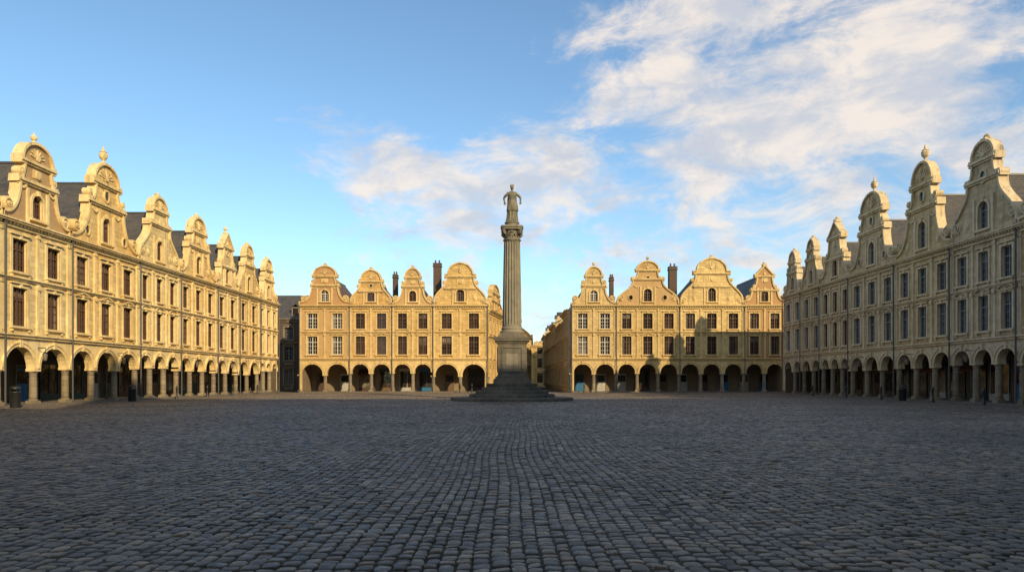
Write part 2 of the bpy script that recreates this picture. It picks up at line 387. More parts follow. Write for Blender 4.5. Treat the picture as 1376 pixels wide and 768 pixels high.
        scr={'D':((.86,.08,.38),(.60,.52,.24)),'E':((.80,.15,.34),(.50,.45,.24))}.get(style,((.83,.13,.40),(.47,.585,.25)))
        for sg in (-1,1):
            for (fx,ft,r) in scr:
                cu=c+sg*fx*W/2; cz=z0+ft*H+r*.8
                T.disc(cu,cz,r,r,-.4,.06,trim); sp=spiral(cu,cz,r*.92,sg); T.ribbon(sp,-.04,.04,.05,.15,trim)
                T.disc(cu,cz,.1,.1,.05,.18,trim,10)
            if orn==0:
                cu=c+sg*(W/2-.25); zz=z0+.12; T.lathe(cu,-.2,[(.16,zz),(.16,zz+.35),(.2,zz+.38),(.2,zz+.44),(.07,zz+.5),(.18,zz+.66),(.16,zz+.8),(.05,zz+.92),(0,zz+1.02)],trim,10)
        zc=z0+{'A':.845,'B':.84,'C':.87,'D':.81,'E':.81}[style]*H
        if oculus or H>6:
            zo=z0+.64*H; T.ribbon([(c+.27*math.cos(t*PI/9),zo+.36*math.sin(t*PI/9)) for t in range(18)],-.12,0,-.02,.11,trim,True); G.disc(c,zo,.26,.35,-.01,.012,GL[0])
        else:
            zq=.57 if style!='D' else .50
            if orn==1:
                zo=z0+(zq+.07)*H; T.ribbon([(c+.2*math.cos(t*PI/8),zo+.2*math.sin(t*PI/8)) for t in range(16)],-.1,0,-.02,.1,trim,True); G.disc(c,zo,.19,.19,-.01,.012,GL[0],14)
            else:
                T.box(c-.42,c+.42,-.02,.05,z0+zq*H+.14,z0+(zq+.13)*H,trim); T.disc(c,z0+(zq+.075)*H,.2,.26,.02,.13,trim)
        T.disc(c,zc,.16,.16,-.02,.12,trim,14)
        rr=.26*W/2*.9
        if style!='E':
            for k in range(7):
                t=PI*(k+.5)/7; T.ribbon([(c+.18*math.cos(t),zc+.18*math.sin(t)),(c+rr*.9*math.cos(t),zc+min(rr,.13*H)*.8*math.sin(t))],-.04,.04,-.02,.07,trim)
        zp=zpk+.1
        if finial=='ball':
            T.lathe(c,-.2,[(.22,zp-.1),(.22,zp+.06),(.1,zp+.12),(.07,zp+.22),(.17,zp+.3),(.2,zp+.42),(.15,zp+.54),(.05,zp+.6),(.02,zp+.75),(0,zp+.76)],trim)
        elif finial=='urn':
            T.lathe(c,-.2,[(.28,zp-.1),(.28,zp+.1),(.1,zp+.18),(.1,zp+.3),(.26,zp+.5),(.3,zp+.75),(.22,zp+.86),(.26,zp+.9),(.12,zp+1.0),(.09,zp+1.15),(.03,zp+1.35),(0,zp+1.36)],trim)
        elif finial=='block':
            T.box(c-.25,c+.25,-.45,.08,zp-.1,zp+.16,trim); T.lathe(c,-.2,[(.16,zp+.16),(.2,zp+.3),(.1,zp+.42),(0,zp+.45)],trim)
        ze=z0+.15; zr=z0+H*rf
        for a,b in ((.1,c),(W-.1,c)):
            R.face([(a,-.42,ze),(b,-.42,zr),(b,-depth,zr),(a,-depth,ze)],roof)
        R.face([(.1,-.42,ze),(W-.1,-.42,ze),(c,-.42,zr)],roof); R.face([(.1,-depth,ze),(W-.1,-depth,ze),(c,-depth,zr)],wall)
        if depth>1: R.box(c-.1,c+.1,-depth,-.5,zr-.06,zr+.06,PIPE)
    else:
        zr=z0+ridge; ze=z0+.12
        R.face([(0,.3,ze),(W,.3,ze),(W,-depth/2,zr),(0,-depth/2,zr)],roof)
        R.face([(0,-depth,ze),(W,-depth,ze),(W,-depth/2,zr),(0,-depth/2,zr)],roof)
        for u in (.01,W-.01): Wl.face([(u,0,ze),(u,-depth,ze),(u,-depth/2,zr-.03)],wall)
        if W<20 and dorm:
            for cu in ([W*.3,W*.7] if W>6 else [W*.5]):
                zz=ze+.35
                R.box(cu-.55,cu+.55,-2.2,-.5,zz,zz+1.3,trim); G.box(cu-.38,cu+.38,-.6,-.49,zz+.2,zz+1.15,GL[0])
                R.ribbon([(cu+.7,zz+1.25),(cu,zz+1.8),(cu-.7,zz+1.25)],-.02,.08,-2.5,-.4,roof)
    if pipe:
        for u in ((.0,) if not endR else (0.0,W)):
            D.lathe(u+.02,.26,[(.055,0.15),(.055,z0+.05)],PIPE,8)
            D.lathe(u+.02,.26,[(.055,z0-.25),(.13,z0-.05),(.13,z0+.2)],PIPE,8)
    if chimney:
        for (cu,cw,zt,sx) in chimney:
            D.box(cu-sx,cu+sx,cw-.45,cw+.45,z0,zt,BRKD); D.box(cu-sx-.08,cu+sx+.08,cw-.53,cw+.53,zt-.35,zt-.2,BRKD); D.box(cu-sx-.06,cu+sx+.06,cw-.5,cw+.5,zt-.02,zt+.1,BRKD)
            for k in (-.5,.5): D.lathe(cu+k*sx,cw,[(.13,zt+.1),(.1,zt+.5),(.13,zt+.52)],TILE,8)
    if (endL or endR) and arcade:
        for u,fl_,s in ((0.008,endL,1),(W-.008,endR,-1)):
            if fl_:
                Wl.face([(u,0,0),(u,AD,0),(u,AD,4.15),(u,0,4.15)],wall); Wl.face([(u+.3*s,0,0),(u+.3*s,AD,0),(u+.3*s,AD,4.15),(u+.3*s,0,4.15)],plas)
                Wl.face([(u,0.01,0),(u+.3*s,0.01,0),(u+.3*s,0.01,4.15),(u,0.01,4.15)],trim)
    for mb,nm in ((Wl,'walls'),(T,'stone_trim'),(G,'window_glass'),(F,'window_frames'),(R,'roof'),(A,'arcade_columns'),(D,'arcade_interior_and_fittings')):
        mb.obj(nm,e,color=col)
    return e
GH='gabled_townhouse'
XL=-29.5; r90=PI/2
def left(y0,y1,*a,**k): return house(GH,(XL,y0,0),r90,y1-y0,*a,**k)
left(34.2,41,2,'B',16.4,wall=LIM[0],endL=True)
left(41,47.3,2,'B',16.1,wall=LIM[1],gwall=BRK2,finial='ball',orn=0)
left(47.3,56,3,'A',17.1,wall=LIM[0],finial='urn',orn=1,col=(.97,.94,.88))
left(56,62.9,3,'C',16.7,wall=LIM[1],finial='block',orn=2,col=(1,1,1))
left(62.9,70.8,3,'A',16.7,wall=LIM[0],finial='block',orn=0,col=(1,.97,.93))
left(70.8,76.5,2,'E',16.7,wall=LIM[1],finial='ball',orn=1,col=(.97,.96,.98))
left(76.5,82.8,2,'C',16.5,wall=LIM[0],finial='block',orn=2)
left(82.8,89.2,3,'A',16.0,wall=LIM[1],endR=True,finial='block',orn=0)
XR=31.0
def right(y0,y1,*a,**k):
    k.setdefault('trim',TRIMR); k['rf']=.66; return house(GH,(XR,y1,0),-r90,y1-y0,*a,**k)
right(75.9,80.9,2,'A',15.6,wall=LIMR[0],fm=FG,finial='block',endL=True)
right(71.2,75.9,2,'C',16.0,wall=LIMR[1],fm=FG,finial='block')
right(65.1,71.2,3,'E',16.7,wall=LIMR[0],fm=FB,finial='block',orn=2)
right(57.3,65.1,3,'B',17.6,wall=LIMR[0],fm=FG,finial='urn',orn=1,col=(.97,.96,.95))
right(50,57.3,3,'A',17.9,wall=LIMR[1],fm=FG,finial='urn',oculus=True,orn=0,col=(1,.98,.94))
right(43.4,50,3,'C',17.2,wall=LIMR[0],fm=FG,finial='block',doors=[DOORS[0],DOORS[1],DOORS[2]],orn=2)
right(36,43.4,3,'A',16.8,wall=LIMR[1],fm=FG,doors=[DOORS[1],DOORS[0],DOORS[0]])
right(28,36,3,'A',16.8,wall=LIMR[0],fm=FG,endR=True)
YB=90; s=90/955
def back(x0,x1,*a,**k):
    k.setdefault('trim',TRIMB); k['plas']=PLASB; return house(GH,((x0-688)*s,YB,0),0,(x1-x0)*s,*a,**k)
back(403,470,2,'B',15.9,wall=BRK2,gwall=BRK,finial='block',fm=FW,roof=TILE,endL=True,doors=[DOORS[1],DOORS[2]],orn=0)
back(470,527,2,'D',15.4,wall=LIM[2],finial='block',chimney=[(5.3,-3,15.2,.3)],orn=1)
back(527,582,2,'A',15.6,wall=LIMB[0],gwall=BRK2,finial='block',roof=TILE,orn=2)
back(582,655,2,'D',16.3,wall=LIMB[0],finial=None,endR=True,roof=TILE,chimney=[(.3,-2.4,16.6,.5)],orn=0)
back(768,828,2,'A',15.8,wall=LIMB[1],finial='ball',fm=FW,endL=True,chimney=[(5.6,-4,15.0,.25)],doors=[DOORS[0],DOORS[2]],orn=0)
back(828,913,3,'C',16.5,wall=LIMB[1],finial='ball',gwall=BRK2,orn=1)
back(913,1000,3,'D',16.9,wall=LIMB[1],finial='block',doors=[DOORS[2],DOORS[1],DOORS[0]],chimney=[(-.3,-2.6,16.2,.5)],roof=TILE,orn=0,col=(1,1,1))
back(1000,1055,2,'E',16.0,wall=BRK,finial='block',endR=True,orn=2,doors=[DOORS[2],DOORS[0]])
TH='plain_townhouse'
kw=dict(arcade=False,pipe=False,pil=False,trim=TRIMB)
fl4=((.9,3.2),(4.4,6.6),(7.6,9.4))
house(TH,(-3.04,90.6,0),math.radians(81),10.2,4,'D',14.2,wall=LIM[2],floors=fl4,z0=10.5,finial=None,depth=.5,**kw)
house(TH,(-1.3,101.4,0),math.radians(80),11,4,None,wall=BRK2,floors=fl4,z0=9.6,**kw)
house(TH,(.9,112.7,0),math.radians(84),16,6,None,wall=LIM[1],floors=fl4,z0=10,roof=TILE,**kw)
house(TH,(2.6,128.9,0),math.radians(86),20,7,None,wall=BRK,floors=fl4,z0=10,**kw)
house(TH,(7.2,101,0),-r90,10.4,4,None,wall=LIMR[0],floors=fl4,z0=10.5,depth=.3,ridge=.05,dorm=False,**kw)
house(TH,(7.15,113.2,0),-r90,12,4,None,wall=BRK,floors=fl4,z0=9.5,roof=TILE,**kw)
house(TH,(7.0,127.4,0),-r90,14,5,None,wall=LIMR[1],floors=fl4,z0=10.5,**kw)
house(TH,(6.9,141.5,0),-r90,14,5,None,wall=LIM[0],floors=fl4,z0=10,**kw)
house(TH,(6.8,157.6,0),-r90,16,5,None,wall=BRK2,floors=fl4,z0=10.5,**kw)
house(TH,(-2,166,0),0,7,3,None,wall=LIM[0],floors=fl4,z0=9.5,ridge=3,**kw)
house(TH,(5,166,0),0,9,3,'A',13.5,wall=LIM[2],floors=fl4,z0=9.5,finial=None,**kw)
kd=dict(kw); kd['trim']=PLINTH
house(TH,(-38,99,0),0,11,4,None,wall=BRKD,floors=((.9,3.1),(4.3,6.2),(7.2,8.9)),z0=10,fm=FG,ridge=4,**kd)
house(TH,(34.7,103,0),0,14,5,None,wall=BRK,floors=fl4,z0=10,**kw)
# unseen blocks added behind the camera, heights shaped to shadow the square
house('unseen_shadow_block',(13,-8,0),PI,44,14,None,wall=LIM[1],arcade=False,pipe=False,floors=((1,3.5),(6,10),(13,17)),z0=22,depth=16,ridge=9.0)
house('unseen_shadow_wing',(72,-8,0),PI,58.9,18,None,wall=LIM[1],arcade=False,pipe=False,floors=((1,3.5),(6,10),(13,17),(20,24),(27,30)),z0=32,depth=16,ridge=10.0)  # taller out-of-view caster, added to darken the paving round the column
# ------------------------------------------------------------ ground
m,nt,bs=newmat('ground_mortar'); g=nt.nodes.new('ShaderNodeNewGeometry')
nn=noise(nt,g.outputs['Position'],9,6,.7); L(nt,mix(nt,nn,(.038,.033,.026),(.085,.073,.055)),bs.inputs['Base Color']); bs.inputs['Roughness'].default_value=.95
gm=MB(); 
gm.face([(-1500,1500,0),(1500,1500,0),(1500,-1500,0),(-1500,-1500,0)],m); gm.obj('ground')
def cobbles():
    pit=.148
    X=[];Y=[];HW=[];HL=[]
    xs=[-31.5]
    while xs[-1]<31.5: xs.append(xs[-1]+pit*random.uniform(.82,1.2))
    for j in range(len(xs)-1):
        x=(xs[j]+xs[j+1])/2; pw=xs[j+1]-xs[j]
        y0=max(2.0,(abs(x)-5)/.74)
        n=int((89.6-y0)/.165); ln=.165*(1+np.random.uniform(-.26,.28,n))
        ys=y0+np.random.rand()*.2+np.cumsum(ln)-ln/2
        X.append(np.full(n,x)+np.random.uniform(-.006,.006,n)); Y.append(ys); HL.append(ln/2-.005-np.random.rand(n)*.006); HW.append(np.full(n,pw/2)-.004-np.random.rand(n)*.007)
    X=np.concatenate(X);Y=np.concatenate(Y);HW=np.concatenate(HW);HL=np.concatenate(HL)
    k=(((X)**2+(Y-55)**2)>4.6**2)&(X>-29.2)&(X<30.6)&(Y<89.5); X,Y,HW,HL=X[k],Y[k],HW[k],HL[k]
    near=Y<18
    def make(sel,shape,rings):
        x,y,hw,hl=X[sel],Y[sel],HW[sel],HL[sel]; n=len(x); nc=len(shape); nr=len(rings)
        ang=np.random.normal(0,.05,n); ht=.021+np.random.normal(0,.0045,n); tx=np.random.normal(0,.045,n); ty=np.random.normal(0,.045,n)
        V=np.zeros((n,nr*nc,3))
        jit=np.random.uniform(-.008,.008,(n,nc,2))
        for ri,(ins,zz) in enumerate(rings):
            for ci,(sx,sy) in enumerate(shape):
                lx=(hw-ins)*sx+jit[:,ci,0]; ly=(hl-ins)*sy+jit[:,ci,1]
                gx=x+lx*np.cos(ang)-ly*np.sin(ang); gy=y+lx*np.sin(ang)+ly*np.cos(ang)
                z=(ht+zz+tx*lx+ty*ly) if ri else np.full(n,-.03)
                V[:,ri*nc+ci,0]=gx; V[:,ri*nc+ci,1]=gy; V[:,ri*nc+ci,2]=z
        gx=V[:,:,0].copy();gy=V[:,:,1].copy()
        V[:,:,0]+=.08*np.sin(gy*.23+1+gx*.05)+.035*np.sin(gy*.71+gx*.2); V[:,:,1]+=.09*np.sin(gx*.31)+.05*np.sin(gx*.83+gy*.1)
        V[:,nc:,2]+=.008*np.sin(gx[:,nc:]*.9+gy[:,nc:]*.4)+.007*np.sin(gx[:,nc:]*.3-gy[:,nc:]*1.1)
        F=[]
        for ri in range(nr-1):
            for ci in range(nc):
                c2=(ci+1)%nc; F.append((ri*nc+ci,ri*nc+c2,(ri+1)*nc+c2,(ri+1)*nc+ci))
        quads=(np.array(F)[None]+ (np.arange(n)*nr*nc)[:,None,None]).reshape(-1,4)
        tops=(np.arange((nr-1)*nc,nr*nc)[None]+(np.arange(n)*nr*nc)[:,None])
        tone=np.random.rand(n)
        return V.reshape(-1,3),quads,tops,np.repeat(tone,len(F)),tone
    S8=[(-1,-.6),(-.62,-1),(.62,-1),(1,-.6),(1,.6),(.62,1),(-.62,1),(-1,.6)]; S4=[(-1,-1),(1,-1),(1,1),(-1,1)]
    parts=[make(near,S8,[(0,0),(.001,-.013),(.005,-.003),(.015,0.001)]),make(~near,S4,[(0,0),(.002,-.008),(.014,0)])]
    vs=np.concatenate([p[0] for p in parts]); off=0; loops=[];starts=[];tones=[]; tot=0
    for p in parts:
        for arr,t in ((p[1],p[3]),(p[2],p[4])):
            k=arr.shape[1]; loops.append((arr+off).ravel()); starts.append(tot+np.arange(len(arr))*k); tot+=arr.size; tones.append(t)
        off+=len(p[0])
    loops=np.concatenate(loops);starts=np.concatenate(starts);tones=np.concatenate(tones)
    me=bpy.data.meshes.new('cobblestone_paving'); me.vertices.add(len(vs)); me.vertices.foreach_set('co',vs.ravel().astype(np.float32))
    me.loops.add(len(loops)); me.loops.foreach_set('vertex_index',loops.astype(np.int32))
    me.polygons.add(len(starts)); me.polygons.foreach_set('loop_start',starts.astype(np.int32))
    me.polygons.foreach_set('use_smooth',np.ones(len(starts),dtype=bool))
    me.update(calc_edges=True); me.validate()
    a=me.attributes.new('tone','FLOAT','FACE'); a.data.foreach_set('value',tones.astype(np.float32))
    m,nt,bs=newmat('cobblestone'); at=nt.nodes.new('ShaderNodeAttribute'); at.attribute_name='tone'; g=nt.nodes.new('ShaderNodeNewGeometry')
    cr=nt.nodes.new('ShaderNodeValToRGB'); L(nt,at.outputs['Fac'],cr.inputs[0]); el=cr.color_ramp.elements
    el[0].position=0; el[0].color=(.075,.062,.049,1); el[1].position=1; el[1].color=(.29,.215,.14,1)
    for p_,c_ in ((.3,(.128,.106,.083,1)),(.6,(.165,.136,.104,1)),(.85,(.21,.158,.105,1))):
        e_=el.new(p_); e_.color=c_
    n1=mapr(nt,noise(nt,g.outputs['Position'],.18,5,.65),.35,.65,.68,1.22); n2=mapr(nt,noise(nt,g.outputs['Position'],22,4,.7),.3,.7,.62,1.3)
    f=math_(nt,'MULTIPLY',n1,n2); cm=nt.nodes.new('ShaderNodeCombineColor')
    for i in range(3): L(nt,f,cm.inputs[i])
    L(nt,mix(nt,1.0,cr.outputs[0],cm.outputs[0],'MULTIPLY'),bs.inputs['Base Color'])
    L(nt,mapr(nt,noise(nt,g.outputs['Position'],6,3,.6),.3,.7,.36,.7),bs.inputs['Roughness']); bs.inputs['Specular IOR Level'].default_value=.4
    bump(nt,noise(nt,g.outputs['Position'],38,4,.7),.4,.012,bs)
    me.materials.append(m); o=bpy.data.objects.new('cobblestone_paving',me); sc.collection.objects.link(o)
cobbles()
# ------------------------------------------------------------ column monument
MON=stone_mat('monument_stone',(.20,.18,.145),(.14,.125,.10),dirt=(.05,.05,.045),dirtamt=.6,bw=1.2,bh=.6)
MONL=stone_mat('monument_stone_light',(.29,.26,.195),(.21,.19,.145),dirt=(.07,.07,.055),dirtamt=.55,joints=False)
STEP=stone_mat('step_stone',(.17,.155,.13),(.11,.10,.085),dirt=(.05,.055,.035),dirtamt=.6,bw=1.1,bh=2)
mon=empty('monumental_column',(0,55,0))
def slab(mb,R_,z0,z1,mat,n=8):
    rot=PI/n; b=.03
    rings=[(R_,z0),(R_,z1-b),(R_-b,z1),(0.01,z1)]
    for (ra,za),(rb,zb) in zip(rings,rings[1:]):
        for i in range(n):
            a=rot+2*PI*i/n;c=rot+2*PI*(i+1)/n
            mb.face([(ra*math.cos(a),ra*math.sin(a),za),(ra*math.cos(c),ra*math.sin(c),za),(rb*math.cos(c),rb*math.sin(c),zb),(rb*math.cos(a),rb*math.sin(a),zb)],mat)
st=MB()
for R_,a,b in ((4.75,-.1,.26),(3.5,.26,.52),(3.0,.52,.78),(2.5,.78,1.04),(2.1,1.04,1.32)): slab(st,R_,a,b,STEP,16 if R_>4 else 8)
st.obj('stepped_base',mon)
pd=MB()
def sq(h,z0,z1,m): pd.box(-h,h,-h,h,z0,z1,m)
for h,a,b in ((1.42,1.32,1.62),(1.34,1.62,1.72),(1.24,1.72,1.85),(1.14,1.85,1.95),(1.08,1.95,4.35),(1.13,4.35,4.43),(1.2,4.43,4.55),(1.32,4.55,4.72),(1.38,4.72,4.86),(1.05,4.86,5.02),(.95,5.02,5.2)): sq(h,a,b,MON)
for i in range(4):
    for (a,b,c,d) in ((-.8,-.72,2.2,4.1),(.72,.8,2.2,4.1),(-.72,.72,2.2,2.28),(-.72,.72,4.02,4.1)):
        if i==0: pd.box(a,b,1.07,1.14,c,d,MON)
        if i==1: pd.box(a,b,-1.14,-1.07,c,d,MON)
        if i==2: pd.box(1.07,1.14,a,b,c,d,MON)
        if i==3: pd.box(-1.14,-1.07,a,b,c,d,MON)
pd.box(-.45,.45,1.07,1.1,2.7,3.6,MONL)
pd.obj('pedestal',mon)
cs=MB()
cs.lathe(0,0,[(.9,5.2),(.95,5.27),(.9,5.36),(.8,5.4),(.8,5.46),(.85,5.52),(.8,5.6),(.76,5.62),(.74,5.7)],MONL,40)
cs.obj('column_base',mon,True)
sh=MB(); nf=20; sub=6; n=nf*sub; k=sh.mi(MONL); zs=[5.7,5.8,5.86]+[5.86+6.3*i/12 for i in range(1,12)]+[12.2,12.26,12.32]
for j,z in enumerate(zs):
    t=(z-5.7)/6.6; R0=.74-.12*t**1.4
    for i in range(n):
        q=(i%sub)/sub; dep=.09*math.sin(PI*q)**.8 if 5.85<z<12.22 else 0
        sh.v.append(((R0-dep)*math.cos(2*PI*i/n),(R0-dep)*math.sin(2*PI*i/n),z))
for j in range(len(zs)-1):
    for i in range(n): a=j*n+i;b=j*n+(i+1)%n; sh.f.append((a,b,b+n,a+n)); sh.m.append(k)
sh.obj('fluted_shaft',mon)
cp=MB()
cp.lathe(0,0,[(.62,12.3),(.7,12.34),(.7,12.4),(.6,12.44),(.6,12.7),(.66,13.0),(.76,13.12)],MONL,32)
for ring,(z0_,h_,nn_) in enumerate(((12.42,.32,10),(12.6,.38,10))):
    for i in range(nn_):
        t=2*PI*(i+.5*ring)/nn_
        for (ra,rb,za,zb,wd) in ((.6,.66,0,.5,.15),(.66,.74,.5,.85,.16),(.74,.84,.85,1,.11),(.84,.86,1,.82,.05)):
            c_,s_=math.cos(t),math.sin(t)
            pts=[(ra*c_-wd*s_,ra*s_+wd*c_,z0_+za*h_),(ra*c_+wd*s_,ra*s_-wd*c_,z0_+za*h_),(rb*c_+wd*.9*s_,rb*s_-wd*.9*c_,z0_+zb*h_),(rb*c_-wd*.9*s_,rb*s_+wd*.9*c_,z0_+zb*h_)]
            cp.face(pts,MONL)
pts=[]
for q in range(4):
    for kk in range(8):
        a=q*PI/2+PI/4+kk*PI/16; f=abs(math.sin((a-PI/4)*2)); pts.append(((1.08-.22*f)*math.cos(a),(1.08-.22*f)*math.sin(a)))
for za,zb,sc_ in ((13.12,13.26,.95),(13.26,13.4,1.02)):
    P2=[(x*sc_,y*sc_) for x,y in pts]
    cp.face([(x,y,zb) for x,y in P2],MONL); cp.face([(x,y,za) for x,y in P2],MONL)
    for i in range(len(P2)): a=P2[i];b=P2[(i+1)%len(P2)]; cp.face([(a[0],a[1],za),(b[0],b[1],za),(b[0],b[1],zb),(a[0],a[1],zb)],MONL)
cp.obj('capital',mon)
for q in range(4):
    vb=MB(); vb.disc(0,0,.2,.2,-.09,.09,MONL,16); vb.disc(0,0,.2,.2,.09,-.09,MONL,16)
    vb.ribbon(spiral(0,0,.19,1),-.03,.03,-.13,.13,MONL)
    o=vb.obj('corner_volute',mon); a=q*PI/2+PI/4; o.location=(.86*math.cos(a),.86*math.sin(a),12.95); o.rotation_euler=(0,0,a)
sb=MB(); sb.lathe(0,0,[(.62,13.4),(.62,13.5),(.5,13.54),(.5,13.62),(.58,13.68),(.58,13.74),(0,13.75)],MONL,28); sb.obj('statue_plinth',mon)
# statue
SM,nt,bs=newmat('statue_patina'); g=nt.nodes.new('ShaderNodeNewGeometry')
f=mapr(nt,noise(nt,mapping(nt,g.outputs['Position'],(1,1,.4)),4,6,.65),.35,.65,0,1)
L(nt,mix(nt,f,(.20,.17,.105),(.085,.085,.06)),bs.inputs['Base Color']); bs.inputs['Roughness'].default_value=.7
sv=MB(); kk=sv.mi(SM)
def tube(rings,n=48,fold=None):
    base=len(sv.v)
    for (cx,cy,z,rx,ry) in rings:
        for i in range(n):
            t=2*PI*i/n; q=1
            if fold: q+=fold(t,z)
            sv.v.append((cx+rx*q*math.cos(t),cy+ry*q*math.sin(t),z))
    for j in range(len(rings)-1):
        for i in range(n): a=base+j*n+i;b=base+j*n+(i+1)%n; sv.f.append((a,b,b+n,a+n)); sv.m.append(kk)
    sv.f.append(tuple(base+i for i in range(n))[::-1]); sv.m.append(kk)
    sv.f.append(tuple(base+(len(rings)-1)*n+i for i in range(n))); sv.m.append(kk)
def limb(p,q,r1,r2,n=12):
    p=Vector(p);q=Vector(q);d=(q-p); Ln=d.length; d.normalize(); rot=d.to_track_quat('Z','Y').to_matrix(); base=len(sv.v); R_=[]
    for k in range(4): t=PI/2*k/4; R_.append((-r1*math.cos(t),r1*math.sin(t)+1e-3))
    R_.append((0,r1));R_.append((Ln,r2))
    for k in range(1,5): t=PI/2*k/4; R_.append((Ln+r2*math.sin(t),r2*math.cos(t)+1e-3))
    for (h,r) in R_:
        for i in range(n): v=p+rot@Vector((r*math.cos(2*PI*i/n),r*math.sin(2*PI*i/n),h)); sv.v.append(tuple(v))
    for j in range(len(R_)-1):
        for i in range(n): a=base+j*n+i;b=base+j*n+(i+1)%n; sv.f.append((a,b,b+n,a+n)); sv.m.append(kk)
    sv.f.append(tuple(base+i for i in range(n))[::-1]); sv.m.append(kk); sv.f.append(tuple(base+(len(R_)-1)*n+i for i in range(n))); sv.m.append(kk)
def fold(t,z):
    a=max(0,min(1,(1.0-z)/.5)); return a*(.10*math.sin(9*t+2.5*z)+.06*math.sin(15*t-3*z))+.02*math.sin(8*t+z*9)*(1-a)
tube([(0,0,0,.27,.25),(0,0,.05,.255,.235),(.0,0,.3,.23,.20),(.01,0,.6,.23,.185),(.02,0,.82,.225,.175),(.015,0,.93,.2,.155),(.0,0,1.05,.15,.12),(0,-.01,1.16,.16,.135),(0,-.02,1.25,.18,.145),(0,0,1.35,.185,.115),(0,0,1.41,.14,.09),(0,0,1.45,.065,.06)],fold=fold)
tube([(.02,0,.52,.258,.215),(.02,-.01,.56,.258,.215),(.02,-.01,.75,.248,.2),(.0,0,.95,.21,.165),(0,0,1.02,.155,.13)],fold=lambda t,z:.05*math.sin(6*t+6*z))
tube([(0,.13,.12,.22,.09),(0,.13,.4,.22,.09),(0,.12,.8,.22,.08),(0,.1,1.15,.2,.06),(0,.06,1.36,.17,.06),(0,.04,1.43,.09,.05)],fold=lambda t,z:.08*math.sin(11*t+2*z))
limb((0,0,1.42),(0,-.01,1.53),.048,.043)
tube([(0,-.02,1.50,.03,.03),(0,-.02,1.52,.055,.065),(0,-.015,1.57,.073,.092),(0,-.01,1.62,.08,.1),(0,-.005,1.67,.076,.097),(0,0,1.71,.055,.07),(0,0,1.73,.02,.03)],n=24)
limb((0,.09,1.63),(0,.12,1.6),.055,.045)
limb((0,-.105,1.63),(0,-.125,1.6),.012,.017); limb((-.03,-.095,1.565),(.03,-.095,1.565),.01,.01)
for i in range(9):
    t=2*PI*i/9; limb((.07*math.cos(t),.085*math.sin(t),1.68),(.085*math.cos(t),.1*math.sin(t),1.76),.016,.01,8)
for sg,el,wr in ((-1,(-.36,.04,1.14),(-.33,-.10,.92)),(1,(.375,.05,1.15),(.37,-.10,.94))):
    s0=(sg*.165,0,1.36)
    limb(s0,el,.06,.048); limb(el,wr,.046,.032); limb((s0[0]*1.02,0,1.34),(el[0]*.85,.02,el[2]+.08),.068,.06)
    w=Vector(wr); d=(Vector(wr)-Vector(el)).normalized(); pe=w+d*.085; limb(w,pe,.034,.036)
    side=d.cross(Vector((0,1,.3))).normalized()
    for k in range(4):
        b=pe+side*(.025*(k-1.5)); ln=(.062,.075,.07,.052)[k]; mid=b+d*ln*.55; limb(b,mid,.013,.012,8); limb(mid,mid+(d+Vector((0,.45,-.2))).normalized()*ln*.55,.012,.009,8)
    limb(w+d*.02+side*.03,w+d*.085+side*.06+Vector((0,-.02,0)),.014,.011,8)
limb((-.1,-.2,.04),(-.11,-.3,.025),.045,.035); limb((.1,-.19,.04),(.12,-.28,.025),.045,.035)
sto=sv.obj('robed_statue',mon,True); sto.scale=(1.75,1.7,1.68); sto.location=(0,0,13.74)
rm=sto.modifiers.new('rm','REMESH'); rm.mode='VOXEL'; rm.voxel_size=.011; rm.use_smooth_shade=True
sm=sto.modifiers.new('sm','SMOOTH'); sm.iterations=2; sm.factor=.5
# ------------------------------------------------------------ street furniture
def bollard(x,y):
    b=MB(); b.lathe(0,0,[(.13,.0),(.13,.14),(.08,.2),(.07,.82),(.1,.86),(.1,.9),(.07,.93),(.085,1.0),(.05,1.08),(0,1.1)],IRON,16)
    o=b.obj('cast_iron_bollard',None,True); o.location=(x,y,.01)
def bin_(x,y):
    e=empty('litter_bin',(x,y,0)); b=MB(); b.lathe(0,0,[(.24,.0),(.26,.05),(.26,.85),(.29,.88),(.29,.93),(.25,.95)],IRON,18); b.obj('body',e,True)
    b=MB(); b.lathe(0,0,[(.28,1.1),(.27,1.16),(.15,1.24),(0,1.26)],IRON,18); b.obj('lid',e,True)
    b=MB()
    for a in range(3): t=a*2*PI/3; b.box(.23*math.cos(t)-.02,.23*math.cos(t)+.02,.23*math.sin(t)-.02,.23*math.sin(t)+.02,.9,1.14,IRON)
    b.obj('lid_posts',e)
bin_(-28.1,40.2); bin_(-27.9,52.2)
for y in (60,66,72,79,86): bollard(-28.3,y)
for y in (44.6,50,57,63,70): bollard(29.6,y)
bin_(29.4,53.5)
for x in (-6.5,-5.0,9,10.5): bollard(x,88.6)
def lantern(x,y,rot):
    e=empty('hanging_lantern',(x,y,0),rot); b=MB()
    b.box(-.02,.02,0,.5,3.55,3.6,IRON); b.box(-.01,.01,.44,.46,3.3,3.56,IRON); b.lathe(0,.45,[(.02,3.35),(.15,3.22),(.16,3.18),(.14,3.18)],IRON,6); b.lathe(0,.45,[(.09,2.8),(.14,3.18)],GL[2],6); b.lathe(0,.45,[(.05,2.74),(.1,2.8)],IRON,6); b.obj('lantern',e)
for y in (44.15,53.1,65.5,73.6): lantern(XL+.05,y,r90)
for y in (47.8,54.9,62.5): lantern(XR-.05,y,-r90)
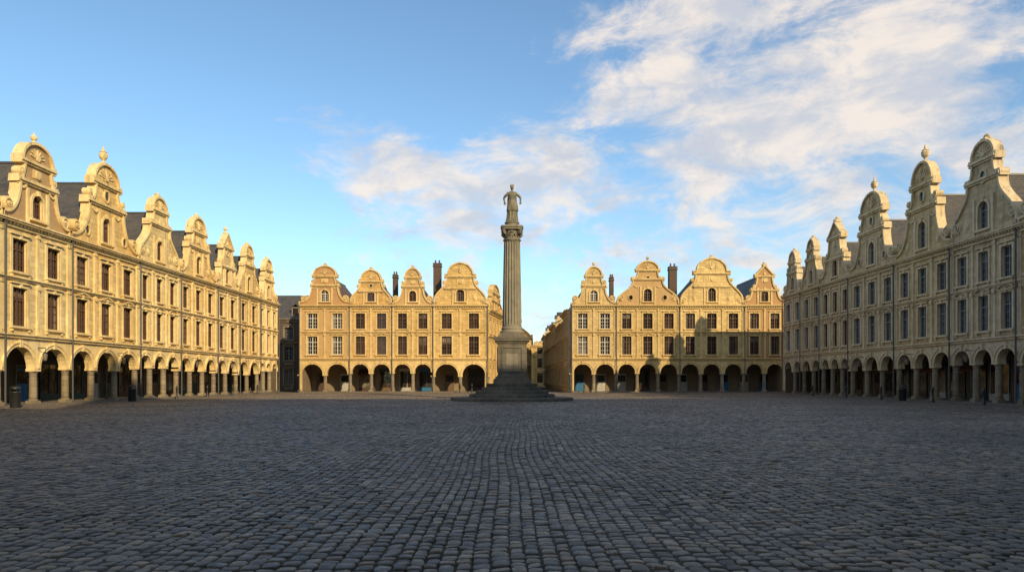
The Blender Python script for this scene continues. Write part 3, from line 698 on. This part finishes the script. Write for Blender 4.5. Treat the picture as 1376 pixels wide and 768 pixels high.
# ------------------------------------------------------------ light
S=Vector((.53,-.848,0)).normalized(); el=math.radians(25.5); S=Vector((S.x*math.cos(el),S.y*math.cos(el),math.sin(el)))
ld=bpy.data.lights.new('sun','SUN'); ld.energy=5; ld.angle=math.radians(.6); ld.color=(1,.78,.45)
lo=bpy.data.objects.new('sun',ld); lo.rotation_euler=S.to_track_quat('Z','Y').to_euler(); lo.location=(60,-100,60); sc.collection.objects.link(lo)
w=bpy.data.worlds.new('World'); sc.world=w; w.use_nodes=True; nt=w.node_tree; bg=nt.nodes['Background']
sky=nt.nodes.new('ShaderNodeTexSky'); sky.sky_type='NISHITA'; sky.sun_disc=False; sky.sun_elevation=el; sky.sun_rotation=math.atan2(S.x,S.y)
sky.air_density=1.0; sky.dust_density=.5; sky.ozone_density=1.2
tc=nt.nodes.new('ShaderNodeTexCoord'); d=tc.outputs['Generated']
nz=nt.nodes.new('ShaderNodeVectorMath'); nz.operation='NORMALIZE'; L(nt,d,nz.inputs[0]); dv=nz.outputs[0]
sp=nt.nodes.new('ShaderNodeSeparateXYZ'); L(nt,dv,sp.inputs[0])
cvec=mapping(nt,dv,(1.0,1.0,2.1),(3.1,1.7,.4))
n0=noise(nt,cvec,7.5,12,.64,.45); nB=noise(nt,cvec,4.0,3,.5,.1)
n1=math_(nt,'ADD',math_(nt,'MULTIPLY',n0,.72),math_(nt,'MULTIPLY',nB,.28))
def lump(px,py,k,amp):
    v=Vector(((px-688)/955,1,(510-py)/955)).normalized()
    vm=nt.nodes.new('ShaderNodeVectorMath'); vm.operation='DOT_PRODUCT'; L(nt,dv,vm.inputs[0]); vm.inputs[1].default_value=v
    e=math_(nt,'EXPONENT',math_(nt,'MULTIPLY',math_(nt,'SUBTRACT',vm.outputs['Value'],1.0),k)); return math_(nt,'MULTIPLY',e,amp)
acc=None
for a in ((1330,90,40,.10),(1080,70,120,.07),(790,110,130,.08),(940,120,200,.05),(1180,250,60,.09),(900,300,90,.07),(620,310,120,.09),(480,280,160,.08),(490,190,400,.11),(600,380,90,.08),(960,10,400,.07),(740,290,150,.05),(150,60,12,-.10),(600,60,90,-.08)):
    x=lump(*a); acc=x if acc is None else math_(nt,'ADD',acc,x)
acc=math_(nt,'ADD',acc,mapr(nt,sp.outputs[1],.2,-.4,0,.10))  # more cloud behind the camera, out of view, added to brighten the right row
dens=math_(nt,'ADD',n1,acc)
mask=mapr(nt,dens,.51,.70,0,.9,True)
shade=mapr(nt,noise(nt,cvec,9,8,.62,.3),.38,.62,0,1,True)
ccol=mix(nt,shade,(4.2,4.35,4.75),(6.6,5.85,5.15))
st_=.15
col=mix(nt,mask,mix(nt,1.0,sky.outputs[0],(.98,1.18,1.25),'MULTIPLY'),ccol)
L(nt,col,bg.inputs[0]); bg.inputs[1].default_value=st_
# ------------------------------------------------------------ camera
cd=bpy.data.cameras.new('camera'); cd.lens=36*955/1376; cd.sensor_width=36; cd.shift_y=(510-384)/1376; cd.clip_end=5000
co=bpy.data.objects.new('camera',cd); co.location=(0,0,1.6); co.rotation_euler=(PI/2,0,0); sc.collection.objects.link(co); sc.camera=co
sc.view_settings.view_transform='Standard'; sc.view_settings.look='None'; sc.view_settings.exposure=0
